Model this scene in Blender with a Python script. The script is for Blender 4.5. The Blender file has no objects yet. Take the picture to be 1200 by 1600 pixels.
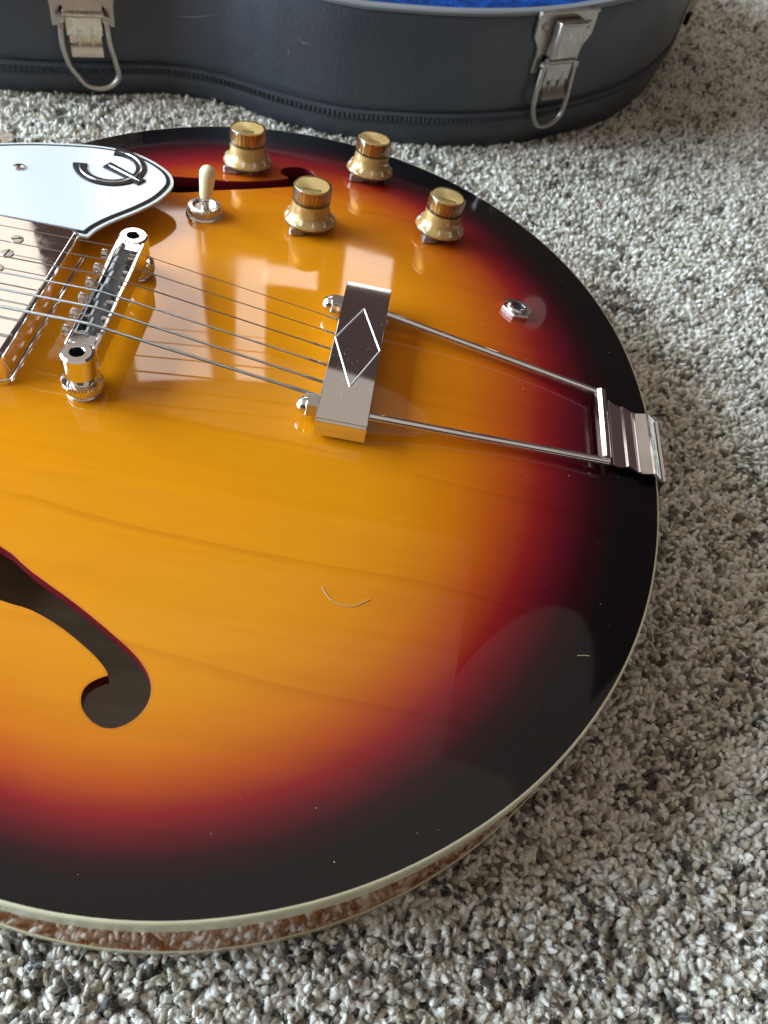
import bpy, bmesh, math, random
import numpy as np
from mathutils import Matrix, Vector
from mathutils.geometry import delaunay_2d_cdt

random.seed(7); RNG = np.random.default_rng(7)
S = 0.001            # the model is laid out in millimetres
Z0 = 57.0            # height of the guitar's rim plane above the carpet backing
scn = bpy.context.scene

# ------------------------------------------------------------------ camera
cam_d = bpy.data.cameras.new('camera'); cam = bpy.data.objects.new('camera', cam_d)
scn.collection.objects.link(cam); scn.camera = cam
Rc = Matrix(((0.98176479, 0.18309768, 0.05111878), (0.11181663, -0.77367149, 0.6236421), (0.15373656, -0.60655393, -0.78003679)))
r_, d_, f_ = Rc.col[0], Rc.col[1], Rc.col[2]
cm = Matrix((r_, -d_, -f_)).transposed().to_4x4()
cm.translation = Vector((101.916 * S, -240.928 * S, (230.275 + Z0) * S))
cam.matrix_world = cm
cam_d.sensor_fit = 'VERTICAL'; cam_d.sensor_height = 36; cam_d.sensor_width = 27
cam_d.lens = 1245.8 / 1600 * 36
cam_d.clip_start = 0.01; cam_d.clip_end = 50
cam_d.dof.use_dof = True; cam_d.dof.focus_distance = 0.285; cam_d.dof.aperture_fstop = 19

# ------------------------------------------------------------------ world and lamps
w = bpy.data.worlds.new('World'); scn.world = w; w.use_nodes = True
bg = w.node_tree.nodes['Background']; bg.inputs[0].default_value = (1.0, 0.66, 0.62, 1); bg.inputs[1].default_value = 0.050

def area(name, loc, target, sx, sy, radiance, col, shape='RECTANGLE'):
    l = bpy.data.lights.new(name, 'AREA'); l.shape = shape; l.size = sx; l.size_y = sy
    a = sx * sy * (math.pi / 4 if shape == 'ELLIPSE' else 1)
    l.energy = radiance * math.pi * a; l.color = col
    o = bpy.data.objects.new(name, l); scn.collection.objects.link(o)
    o.location = loc
    o.rotation_euler = (Vector(target) - Vector(loc)).to_track_quat('-Z', 'Y').to_euler()
    return o
WARM = (1.0, 0.915, 0.79)
area('window_light', (-1.55, 0.02, 0.66), (0.1, 0.02, 0.15), 1.80, 1.05, 15.0, (0.68, 0.84, 1.0))
CL = 0.30      # brightness of the room's ceiling
def ceiling(x0, x1, y0, y1, k=1.0): area('ceiling_bounce', ((x0 + x1) / 2, (y0 + y1) / 2, 2.36), ((x0 + x1) / 2, (y0 + y1) / 2, 0), x1 - x0, y1 - y0, CL * k, WARM)
ceiling(-3.2, 1.42, -2.6, 0.22); ceiling(1.42, 3.2, -2.6, -0.5); ceiling(-3.6, -1.9, 0.22, 2.6, 2.2)  # outer panels added as soft fill, clear of the lacquer's reflections
ceiling(-1.9, 0.98, 0.22, 0.72); ceiling(-1.9, 0.98, 0.72, 1.02, .62); ceiling(-1.9, 0.98, 1.02, 1.40, .3)
area('ceiling_bounce', (-0.35, 2.22, 2.36), (-0.35, 2.22, 0.0), 1.9, 0.62, CL * .85, WARM, 'ELLIPSE')
cl = area('ceiling_bounce', (1.45, 0.66, 2.36), (1.45, 0.66, 0.0), 1.42, 0.66, CL * .6, WARM, 'ELLIPSE'); cl.rotation_euler = (0, 0, math.radians(44))
FAR = (1.0, 0.93, 0.86)
area('far_light', (-0.51, 1.5, 1.15), (0.03, 0.02, 0.07), 0.22, 0.70, 3.3, FAR)
area('far_light', (-0.255, 1.5, 1.24), (0.06, 0.02, 0.07), 0.085, 0.46, 3.3, FAR)
area('far_light', (-0.145, 1.5, 1.03), (0.06, 0.02, 0.07), 0.15, 0.08, 3.3, FAR)
area('far_light', (0.08, 1.5, 0.97), (0.09, 0.02, 0.07), 0.15, 0.28, 3.3, FAR)
area('far_light', (-1.05, 1.5, 1.25), (-0.05, 0.02, 0.07), 0.42, 0.62, 0.80, FAR)
area('far_light', (0.67, 1.5, 0.76), (0.17, 0.07, 0.07), 0.10, 0.18, 0.3, FAR, 'ELLIPSE')

scn.view_settings.view_transform = 'Standard'; scn.view_settings.look = 'None'
scn.view_settings.exposure = 0.6; scn.view_settings.gamma = 1.0
scn.render.engine = 'CYCLES'
scn.cycles.use_denoising = True
scn.cycles.max_bounces = 8; scn.cycles.transmission_bounces = 8; scn.cycles.glossy_bounces = 5; scn.cycles.diffuse_bounces = 3
scn.cycles.sample_clamp_indirect = 6.0

# ------------------------------------------------------------------ helpers
C = scn.collection

def link(o, parent=None):
    C.objects.link(o)
    if parent is not None: o.parent = parent
    return o

def tag(o, label, cat=None, kind=None):
    o['label'] = label
    if cat: o['category'] = cat
    if kind: o['kind'] = kind
    return o

def wpos(o):
    p = Vector((0, 0, 0))
    while o is not None: p = p + o.location; o = o.parent
    return p

def smooth(me, ang=35):
    for p in me.polygons: p.use_smooth = True
    try: me.set_sharp_from_angle(angle=math.radians(ang))
    except Exception: pass

class MB:
    """collects shapes (mm, guitar frame), built as one mesh object"""
    def __init__(s): s.v = []; s.f = []; s.m = []; s.fl = []
    def add(s, V, F, mi=0, flat=None):
        s.fl += flat if flat is not None else [False] * len(F)
        k = len(s.v); s.v += [tuple(map(float, p)) for p in V]; s.f += [tuple(i + k for i in q) for q in F]; s.m += [mi] * len(F); return s
    def box(s, a, b, bev=0.0, mi=0, M=None):
        bm = bmesh.new(); bmesh.ops.create_cube(bm, size=1)
        c = [(a[i] + b[i]) / 2 for i in range(3)]; d = [abs(b[i] - a[i]) for i in range(3)]
        for v in bm.verts: v.co = Vector((c[0] + v.co.x * d[0], c[1] + v.co.y * d[1], c[2] + v.co.z * d[2]))
        if bev > 0: bmesh.ops.bevel(bm, geom=bm.edges[:], offset=bev, segments=2, profile=0.5, affect='EDGES')
        return s.bm(bm, mi, M, True)
    def bm(s, bm, mi=0, M=None, axis=False):
        bm.normal_update()
        fl = [max(abs(c_) for c_ in f.normal) > .9999 and (axis or abs(f.normal.z) > .9999) for f in bm.faces]
        if M is not None: bmesh.ops.transform(bm, matrix=M, verts=bm.verts[:])
        bm.verts.index_update()
        s.add([v.co for v in bm.verts], [[v.index for v in f.verts] for f in bm.faces], mi, fl); bm.free(); return s
    def prism(s, poly, z0, z1, bev=0.0, mi=0, M=None, seg=2):
        bm = bmesh.new()
        if signed_area(poly) < 0: poly = poly[::-1]
        vs = [bm.verts.new((p[0], p[1], z0)) for p in poly]; f = bm.faces.new(vs[::-1])
        r = bmesh.ops.extrude_face_region(bm, geom=[f])
        nv = [g for g in r['geom'] if isinstance(g, bmesh.types.BMVert)]
        for v in nv: v.co.z = z1
        bmesh.ops.recalc_face_normals(bm, faces=bm.faces[:])
        if bev > 0:
            es = [e for e in bm.edges if all(abs(v.co.z - z1) < 1e-6 for v in e.verts)]
            bmesh.ops.bevel(bm, geom=es, offset=bev, segments=seg, profile=0.5, affect='EDGES')
        return s.bm(bm, mi, M)
    def lathe(s, prof, n=32, c=(0, 0, 0), mi=0, M=None, mod=None, cap=True):
        V = []; F = []
        for (r, z) in prof:
            for k in range(n):
                a = 2 * math.pi * k / n; rr = r if mod is None else mod(r, z, k, n)
                V.append((c[0] + rr * math.cos(a), c[1] + rr * math.sin(a), c[2] + z))
        m = len(prof)
        for i in range(m - 1):
            for k in range(n):
                k2 = (k + 1) % n
                F.append((i * n + k, i * n + k2, (i + 1) * n + k2, (i + 1) * n + k))
        if cap and prof[0][0] > 1e-6: F.append(tuple(range(n))[::-1])
        if cap and prof[-1][0] > 1e-6: F.append(tuple(range((m - 1) * n, m * n)))
        if M is not None: V = [M @ Vector(v) for v in V]
        return s.add(V, F, mi)
    def tube(s, path, r, n=8, mi=0, caps=True):
        P = [Vector(p) for p in path]; m = len(P)
        rad = r if hasattr(r, '__len__') else [r] * m
        T = []
        for i in range(m):
            t = (P[min(i + 1, m - 1)] - P[max(i - 1, 0)]); T.append(t.normalized())
        up = Vector((0, 0, 1)) if abs(T[0].z) < 0.9 else Vector((1, 0, 0))
        u = (up - T[0] * up.dot(T[0])).normalized(); V = []; F = []
        for i in range(m):
            u = (u - T[i] * u.dot(T[i])).normalized(); b = T[i].cross(u)
            for k in range(n):
                a = 2 * math.pi * k / n; V.append(P[i] + (u * math.cos(a) + b * math.sin(a)) * rad[i])
        for i in range(m - 1):
            for k in range(n):
                k2 = (k + 1) % n; F.append((i * n + k, i * n + k2, (i + 1) * n + k2, (i + 1) * n + k))
        if caps: F.append(tuple(range(n))[::-1]); F.append(tuple(range((m - 1) * n, m * n)))
        return s.add(V, F, mi)
    def mesh(s, name, mats, origin=(0, 0, 0), ang=35):
        me = bpy.data.meshes.new(name)
        o = Vector(origin)
        V = [((p[0]) * S - o.x, (p[1]) * S - o.y, (p[2] + s.zoff) * S - o.z) for p in s.v]
        me.from_pydata(V, [], s.f)
        for m in (mats if isinstance(mats, (list, tuple)) else [mats]): me.materials.append(m)
        me.polygons.foreach_set('material_index', s.m)
        smooth(me, ang); me.polygons.foreach_set('use_smooth', [not x for x in s.fl]); me.validate(); me.update(); return me
    zoff = Z0
    def build(s, name, mats, parent=None, ang=35):
        me = s.mesh(name, mats, wpos(parent) if parent else (0, 0, 0), ang)
        return link(bpy.data.objects.new(name, me), parent)

def signed_area(p):
    return 0.5 * sum(p[i][0] * p[(i + 1) % len(p)][1] - p[(i + 1) % len(p)][0] * p[i][1] for i in range(len(p)))

def catmull(p, k=8, closed=True):
    p = np.array(p, float); n = len(p); out = []
    rng = range(n) if closed else range(n - 1)
    for i in rng:
        if closed: p0, p1, p2, p3 = p[i - 1], p[i], p[(i + 1) % n], p[(i + 2) % n]
        else: p0, p1, p2, p3 = p[max(i - 1, 0)], p[i], p[i + 1], p[min(i + 2, n - 1)]
        for t in np.arange(0, 1, 1 / k):
            out.append(0.5 * ((2 * p1) + (p2 - p0) * t + (2 * p0 - 5 * p1 + 4 * p2 - p3) * t * t + (3 * p1 - p0 - 3 * p2 + p3) * t ** 3))
    if not closed: out.append(p[-1])
    return np.array(out)

def offset(poly, d):
    """positive d moves outward for a counter-clockwise loop"""
    P = np.array(poly, float); T = np.roll(P, -1, 0) - np.roll(P, 1, 0)
    T /= np.linalg.norm(T, axis=1)[:, None]
    return P + np.c_[T[:, 1], -T[:, 0]] * d

def inset(poly, d):
    """offset() with the loops that form at tight corners cut out"""
    O = np.array(poly, float); Q = offset(O, -d); A_ = O; B_ = np.roll(O, -1, 0); keep_ = []
    for p in Q:
        ab = B_ - A_; t = np.clip(((p - A_) * ab).sum(1) / np.maximum((ab * ab).sum(1), 1e-9), 0, 1)
        keep_.append(np.min(np.linalg.norm(p - A_ - t[:, None] * ab, axis=1)) > d * .97)
    return Q[np.array(keep_) & inside(O, Q[:, 0], Q[:, 1])]

def inside(poly, X, Y):
    P = np.array(poly); r = np.zeros(X.shape, bool); n = len(P); j = n - 1
    for i in range(n):
        xi, yi = P[i]; xj, yj = P[j]
        c = ((yi > Y) != (yj > Y)) & (X < (xj - xi) * (Y - yi) / (yj - yi + 1e-12) + xi)
        r ^= c; j = i
    return r

# ------------------------------------------------------------------ materials
def mat(name, col=(0.5, 0.5, 0.5), rough=0.4, metal=0.0, ior=1.5, spec=0.5):
    m = bpy.data.materials.new(name); m.use_nodes = True
    b = m.node_tree.nodes['Principled BSDF']
    b.inputs['Base Color'].default_value = (*col, 1); b.inputs['Roughness'].default_value = rough
    b.inputs['Metallic'].default_value = metal; b.inputs['IOR'].default_value = ior
    b.inputs['Specular IOR Level'].default_value = spec
    return m

def N(m, t, **kw):
    n = m.node_tree.nodes.new(t)
    for k, v in kw.items(): setattr(n, k, v)
    return n
def L(m, a, b): m.node_tree.links.new(a, b)
def P(m): return m.node_tree.nodes['Principled BSDF']

def noise(m, scale, detail=4, rough=0.55, vec=(1, 1, 1), dist=0.0, coord='Object', rot=0.0):
    tc = N(m, 'ShaderNodeTexCoord'); mp = N(m, 'ShaderNodeMapping'); mp.inputs['Scale'].default_value = vec
    mp.inputs['Rotation'].default_value = (0, 0, rot)
    n = N(m, 'ShaderNodeTexNoise'); n.inputs['Scale'].default_value = scale; n.inputs['Detail'].default_value = detail
    n.inputs['Roughness'].default_value = rough; n.inputs['Distortion'].default_value = dist
    L(m, tc.outputs[coord], mp.inputs[0]); L(m, mp.outputs[0], n.inputs['Vector']); return n
def ramp(m, src, stops):
    r = N(m, 'ShaderNodeValToRGB'); e = r.color_ramp.elements
    while len(e) < len(stops): e.new(0.5)
    for el, (p, c) in zip(e, stops): el.position = p; el.color = (*c, 1) if len(c) == 3 else c
    L(m, src, r.inputs[0]); return r
def mixc(m, fac, a, b, mode='MIX'):
    x = N(m, 'ShaderNodeMix', data_type='RGBA', blend_type=mode)
    if isinstance(fac, (int, float)): x.inputs[0].default_value = fac
    else: L(m, fac, x.inputs[0])
    for i, v in ((6, a), (7, b)):
        if isinstance(v, tuple): x.inputs[i].default_value = (*v, 1)
        else: L(m, v, x.inputs[i])
    return x.outputs[2]
def bump(m, h, dist, strength=1.0):
    b = N(m, 'ShaderNodeBump'); b.inputs['Strength'].default_value = strength; b.inputs['Distance'].default_value = dist
    L(m, h, b.inputs['Height']); L(m, b.outputs[0], P(m).inputs['Normal']); return b
def rough_noise(m, scale, lo, hi):
    n = noise(m, scale, 5, 0.6); r = N(m, 'ShaderNodeMapRange'); r.inputs[1].default_value = 0.35; r.inputs[2].default_value = 0.7
    r.inputs[3].default_value = lo; r.inputs[4].default_value = hi
    L(m, n.outputs[0], r.inputs[0]); L(m, r.outputs[0], P(m).inputs['Roughness'])

M = {}
# sunburst lacquer: colour runs with the distance from the rim (mesh attribute "edge", in mm / 150)
m = M['burst'] = mat('sunburst_lacquer', rough=0.035)
at = N(m, 'ShaderNodeAttribute', attribute_name='edge')
nz = noise(m, 14, 3, 0.5); ma = N(m, 'ShaderNodeMath', operation='MULTIPLY_ADD'); ma.inputs[1].default_value = 0.05
sb = N(m, 'ShaderNodeMath', operation='SUBTRACT'); sb.inputs[1].default_value = 0.5
L(m, nz.outputs[0], sb.inputs[0]); L(m, sb.outputs[0], ma.inputs[0]); L(m, at.outputs['Fac'], ma.inputs[2])
rp = ramp(m, ma.outputs[0], [(0.0, (.003, .003, .0035)), (0.12, (.004, .003, .004)), (0.19, (.024, .002, .004)), (0.26, (.10, .004, .009)),
                              (0.335, (.23, .010, .010)), (0.43, (.40, .060, .006)), (0.56, (.52, .138, .003)), (0.74, (.58, .192, .003)), (0.98, (.61, .220, .004))])
gr = noise(m, 9, 6, 0.62, (0.55, 9.0, 1), 0.9, rot=math.radians(11))
gr2 = noise(m, 3.2, 3, 0.5, (0.5, 6.5, 1), 1.6, rot=math.radians(9))
g1 = ramp(m, gr.outputs[0], [(0.35, (0.965, 0.955, 0.94)), (0.62, (1.015, 1.015, 1.015))])
g2 = ramp(m, gr2.outputs[0], [(0.455, (1, 1, 1)), (0.49, (0.84, 0.78, 0.7)), (0.505, (0.95, 0.94, 0.92)), (0.56, (1, 1, 1))])
c1 = mixc(m, 1.0, rp.outputs[0], g1.outputs[0], 'MULTIPLY'); c2 = mixc(m, 0.2, c1, g2.outputs[0], 'MULTIPLY')
fi = noise(m, 60, 2, 0.6, (1.0, 6.0, 1), 0.2, rot=math.radians(10)); g3 = ramp(m, fi.outputs[0], [(0.3, (.975, .97, .96)), (0.7, (1.01, 1.01, 1.01))])
c3 = mixc(m, 1.0, c2, g3.outputs[0], 'MULTIPLY')
tcw = N(m, 'ShaderNodeTexCoord'); mpw = N(m, 'ShaderNodeMapping'); mpw.inputs['Rotation'].default_value = (0, 0, math.radians(6)); mpw.inputs['Scale'].default_value = (.22, 1, 1)
L(m, tcw.outputs['Object'], mpw.inputs[0])
wg = N(m, 'ShaderNodeTexWave', wave_type='BANDS', bands_direction='Y', wave_profile='SAW'); wg.inputs['Scale'].default_value = 7.5; wg.inputs['Distortion'].default_value = 3.4; wg.inputs['Detail'].default_value = 2.5; wg.inputs['Detail Scale'].default_value = 2.2
L(m, mpw.outputs[0], wg.inputs['Vector'])
gw = ramp(m, wg.outputs['Fac'], [(0.0, (1, 1, 1)), (0.90, (1, 1, 1)), (0.965, (.85, .77, .68)), (0.985, (1, 1, 1))])
gm = noise(m, 6, 2, .5); gmr = ramp(m, gm.outputs[0], [(.42, (0, 0, 0)), (.62, (.75, .75, .75))])
c3 = mixc(m, gmr.outputs[0], c3, mixc(m, 1.0, c3, gw.outputs[0], 'MULTIPLY'))
L(m, c3, P(m).inputs['Base Color'])
bn = noise(m, 45, 2, 0.5); bump(m, bn.outputs[0], 0.00002, 0.35)
rough_noise(m, 22, 0.02, 0.10)
m = M['cut'] = mat('red_stained_cut_edge', (.14, .006, .012), 0.3)
m = M['inside'] = mat('bare_wood_inside', (.34, .25, .17), 0.7); n = noise(m, 12, 5, .6, (1, 12, 1), .4)
r = ramp(m, n.outputs[0], [(.3, (.38, .26, .16)), (.7, (.52, .38, .25))]); L(m, r.outputs[0], P(m).inputs['Base Color'])
m = M['side'] = mat('brown_side_lacquer', (.20, .065, .018), 0.05); n = noise(m, 10, 5, .6, (1, 1, 14), .5)
r = ramp(m, n.outputs[0], [(.3, (.27, .085, .022)), (.7, (.42, .155, .042))]); L(m, r.outputs[0], P(m).inputs['Base Color'])
m = M['binding'] = mat('cream_binding', (.60, .56, .37), 0.22); n = noise(m, 30, 4, .6)
r = ramp(m, n.outputs[0], [(.3, (.52, .47, .29)), (.7, (.66, .62, .43))]); L(m, r.outputs[0], P(m).inputs['Base Color'])
m = M['chrome'] = mat('chrome', (.80, .79, .78), 0.05, 1.0); rough_noise(m, 120, 0.03, 0.14)
m = M['mirror'] = mat('mirror_chrome', (.80, .78, .76), 0.025, 1.0)
m = M['nickel'] = mat('worn_nickel', (.70, .67, .62), 0.2, 1.0); rough_noise(m, 250, 0.14, 0.38)
m = M['pickup'] = mat('nickel_pickup_cover', (.86, .80, .74), 0.04, 1.0); rough_noise(m, 160, 0.02, 0.09)
m = M['ridge'] = mat('pale_ridge_metal', (.62, .60, .57), 0.45, 0.45)  # matte and pale instead of chrome, so every ridge side reads as lit
m = M['pointer'] = mat('grey_pointer_metal', (.40, .385, .37), 0.33, 0.9)
m = M['steel'] = mat('string_steel', (.26, .245, .22), 0.42, 1.0)
m = M['wound'] = mat('wound_string', (.24, .225, .20), 0.45, 1.0)
wv = N(m, 'ShaderNodeTexWave', wave_type='BANDS', bands_direction='X'); wv.inputs['Scale'].default_value = 900
tc = N(m, 'ShaderNodeTexCoord'); L(m, tc.outputs['Object'], wv.inputs['Vector']); bump(m, wv.outputs['Fac'], 0.0001, 0.7)
m = M['saddle'] = mat('grey_saddle', (.34, .345, .35), 0.38, 0.5)
m = M['dark'] = mat('gap_shade', (.012, .012, .013), 0.5)  # near-black paints the shade in slots, post holes and socket
m = M['white_ply'] = mat('white_plastic', (.62, .64, .65), 0.16); n = noise(m, 40, 3, .5); bump(m, n.outputs[0], .00002, .2)
m = M['edge_ply'] = mat('aged_white_plastic_edge', (.60, .62, .58), 0.3)
m = M['black_ply'] = mat('black_plastic', (.006, .007, .009), 0.5, spec=.15)
m = M['emblem'] = mat('black_emblem_enamel', (.008, .009, .012), 0.5, spec=.25)
m = M['gold'] = mat('gold_paint', (.66, .42, .14), 0.42, 0.45); n = noise(m, 300, 3, .6)
r = ramp(m, n.outputs[0], [(.3, (.56, .35, .11)), (.7, (.74, .50, .19))]); L(m, r.outputs[0], P(m).inputs['Base Color'])
m = M['disc'] = mat('spun_gold_disc', (.92, .72, .34), 0.36, 0.7)
try: P(m).inputs['Anisotropic'].default_value = 0.85
except Exception: pass
tg = N(m, 'ShaderNodeTangent', direction_type='RADIAL', axis='Z'); L(m, tg.outputs[0], P(m).inputs['Tangent'])
m = M['brass'] = mat('knurled_brass', (.62, .40, .13), 0.3, 1.0)
m = M['cavity'] = mat('brown_cavity_shade', (.12, .06, .02), .5)  # brown stands in for the shade inside the clear cap
m = M['clear'] = mat('clear_plastic', (.985, .97, .93), 0.02, 0, 1.47); P(m).inputs['Transmission Weight'].default_value = 1.0
m = M['numeral'] = mat('pale_numeral', (.93, .91, .84), 0.3)
m = M['ink'] = mat('dark_lettering', (.05, .035, .02), 0.4)
m = M['ivory'] = mat('ivory_plastic', (.78, .68, .42), 0.25); P(m).inputs['Subsurface Weight'].default_value = 0.15
P(m).inputs['Subsurface Radius'].default_value = (.002, .001, .0006)
m = M['rose'] = mat('fingerboard_wood', (.05, .025, .015), .4)
m = M['neckm'] = mat('neck_lacquer', (.13, .035, .015), .1)
m = M['hair'] = mat('pale_hair', (.50, .40, .24), .4)
m = M['dust'] = mat('dust', (.75, .70, .62), .8)
# the case
m = M['vinyl'] = mat('charcoal_vinyl', (.040, .043, .050), 0.42); n = noise(m, 420, 3, .6); bump(m, n.outputs[0], .0005, .7)
n2 = noise(m, 9, 5, .65); r = ramp(m, n2.outputs[0], [(.3, (.036, .040, .049)), (.7, (.056, .061, .071))]); L(m, r.outputs[0], P(m).inputs['Base Color'])
rough_noise(m, 14, .34, .52)
m = M['rimedge'] = mat('worn_case_rim', (.16, .165, .17), 0.4)
m = M['plush'] = mat('blue_plush', (.012, .10, .48), 0.95, spec=.1); P(m).inputs['Sheen Weight'].default_value = .0
P(m).inputs['Sheen Tint'].default_value = (.3, .6, 1, 1)
n = noise(m, 90, 5, .65); r = ramp(m, n.outputs[0], [(.34, (.001, .010, .055)), (.66, (.004, .050, .24))]); L(m, r.outputs[0], P(m).inputs['Base Color']); bump(m, n.outputs[0], .003, 1)
m = M['latch'] = mat('dull_latch_metal', (.42, .38, .33), 0.34, 0.9); rough_noise(m, 200, .26, .5)
m = M['latchb'] = mat('brassy_latch_metal', (.58, .54, .45), 0.30, 0.9); rough_noise(m, 200, .22, .42)
m = M['scuff'] = mat('pale_scuff', (.17, .18, .20), .7)
# the carpet
m = M['backing'] = mat('carpet_backing', (.10, .085, .07), 1.0, spec=.1); n = noise(m, 300, 3, .7)
r = ramp(m, n.outputs[0], [(.35, (.08, .072, .06)), (.5, (.28, .26, .21)), (.65, (.48, .45, .38))]); L(m, r.outputs[0], P(m).inputs['Base Color'])
m = M['yarn'] = mat('carpet_yarn', (.5, .46, .4), 0.95, spec=.12)
ia = N(m, 'ShaderNodeAttribute', attribute_type='INSTANCER', attribute_name='tuft_colour')
n = noise(m, 900, 3, .7); g = ramp(m, n.outputs[0], [(.3, (.72, .70, .68)), (.7, (1.15, 1.15, 1.15))])
L(m, mixc(m, 1.0, ia.outputs['Color'], g.outputs[0], 'MULTIPLY'), P(m).inputs['Base Color'])
n = noise(m, 1500, 2, .6, (1, 1, .3)); bump(m, n.outputs[0], .0006, .8)
P(m).inputs['Sheen Weight'].default_value = .5

# ------------------------------------------------------------------ the body's outline and arch
HALF = [(227, 0), (226.8, 14.2), (225.9, 28.5), (224.3, 42.9), (221.7, 57.6), (218.1, 72.4), (213.2, 87.3), (206.9, 102.2), (199.1, 117), (189.8, 131.3), (178.8, 145.2), (166.1, 158.2), (151.7, 170.2), (135.8, 180.9), (118.3, 189.9), (99.5, 196.9), (79.6, 201.7), (59, 203.9), (38.1, 203.4), (17.2, 200), (-3.1, 193.6), (-22.3, 184.4), (-40.1, 172.5), (-56, 158.4), (-69.9, 143.5), (-86, 130), (-106, 120.5), (-130, 117), (-155, 122), (-180, 132), (-205, 140), (-228, 140), (-246, 131), (-257, 115), (-260, 100), (-254, 87.5), (-240, 78), (-222, 68), (-209, 56), (-203, 43), (-201, 28), (-200.5, 14), (-200.5, 0)]
XC = 85.5
_h = np.array(HALF, float)
OUT = catmull(np.r_[_h, (_h[1:-1] * [1, -1])[::-1]], 4)
_th = np.arctan2(OUT[:, 1], OUT[:, 0] - XC); _r = np.hypot(OUT[:, 1], OUT[:, 0] - XC); _o = np.argsort(_th)
TH = np.r_[_th[_o] - 2 * np.pi, _th[_o], _th[_o] + 2 * np.pi]; RR = np.r_[_r[_o], _r[_o], _r[_o]]
_tg = np.linspace(-np.pi, np.pi, 721)[:-1]; _rg = np.interp(_tg, TH, RR); _k = np.exp(-0.5 * (np.minimum(np.abs(_tg), 2 * np.pi - np.abs(_tg)) / 0.42) ** 2); _k /= _k.sum()
_rs = np.real(np.fft.ifft(np.fft.fft(_rg) * np.fft.fft(np.fft.ifftshift(_k))))
_TG = np.r_[_tg - 2 * np.pi, _tg, _tg + 2 * np.pi]; _RS = np.r_[_rs, _rs, _rs]
ARCH = 13.5
def sfrac(x, y):
    th = np.arctan2(y, x - XC); ro = np.interp(th, TH, RR); return np.hypot(y, x - XC) / ro, ro, th
def arch(x, y):
    s0, ro, th = sfrac(x, y); w_ = np.clip(s0, 0, 1) ** 3; r = s0 * ro
    s = np.clip(r / (np.interp(th, _TG, _RS) * (1 - w_) + ro * w_), 0, 1); return ARCH * (1 - s ** 2.5) ** 1.08
def normal(x, y, h=1.5):
    x = np.asarray(x, float); y = np.asarray(y, float)
    gx = (arch(x + h, y) - arch(x - h, y)) / (2 * h); gy = (arch(x, y + h) - arch(x, y - h)) / (2 * h)
    n = np.stack([-gx, -gy, np.ones_like(gx)], -1); return n / np.linalg.norm(n, axis=-1, keepdims=True)
def surf(x, y): return float(arch(np.float64(x), np.float64(y)))
def frame(x, y, rz=0.0):
    """matrix standing on the top at (x, y), local z along the surface normal"""
    n = Vector(normal(x, y).tolist()); q = Vector((0, 0, 1)).rotation_difference(n)
    return Matrix.Translation((x, y, surf(x, y))) @ q.to_matrix().to_4x4() @ Matrix.Rotation(rz, 4, 'Z')

FH = [(-2.3, -106), (10.6, -113.2), (27.4, -121.5), (41.8, -129.6), (49.9, -134.8), (54.7, -139.6), (56.8, -144.3), (56.6, -149), (54.5, -153), (50.9, -155.9), (47.2, -156.7), (43.2, -155.5), (39.9, -152.9), (38.3, -150.1), (38.0, -147.3), (39.3, -144.6), (42.2, -142.4), (43.2, -141.3), (38.4, -137), (26.6, -130.2), (15.3, -125.8), (5.1, -124.2)]
fc = np.array([-10.0, -112.5]); fh = np.array(FH)
up = 2 * fc - fh
FHOLE = catmull(np.r_[fh, up], 3)
FHOLES = [FHOLE, FHOLE * [1, -1]]
FHOLES = [f if signed_area(f) > 0 else f[::-1] for f in FHOLES]

# ------------------------------------------------------------------ carpet
CASE_F = [(-300, 275), (-260, 262), (-215, 258), (-167, 267.5), (-145, 274), (-123, 283), (-101, 293), (-78, 304), (-54, 310), (-30, 310), (-10, 306), (10, 302), (48, 299.5), (92, 307), (128, 317.5), (165, 335), (199, 359), (235, 393), (263, 430), (287, 478), (303, 525), (309, 570)]
ax0 = np.array([55.0, 548.0]); phi = math.radians(14); axd = np.array([math.cos(phi), math.sin(phi)])
neckf = [(-760, 288), (-640, 318), (-520, 347), (-430, 366), (-370, 360), (-335, 312)]
front = np.array(neckf + CASE_F, float)
def mirror(p):
    d = p - ax0; a = d @ axd; return ax0 + 2 * a[:, None] * axd - d
CASE = catmull(np.r_[front, mirror(front)[::-1]], 12)
if signed_area(CASE) < 0: CASE = CASE[::-1]

floor = MB(); floor.zoff = 0
floor.add([(-2500, -2500, 0), (2500, -2500, 0), (2500, 3000, 0), (-2500, 3000, 0)], [(0, 1, 2, 3)])
carpet = floor.build('carpet', M['backing']); tag(carpet, 'flecked cream and brown cut pile carpet under everything', kind='structure')

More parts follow.
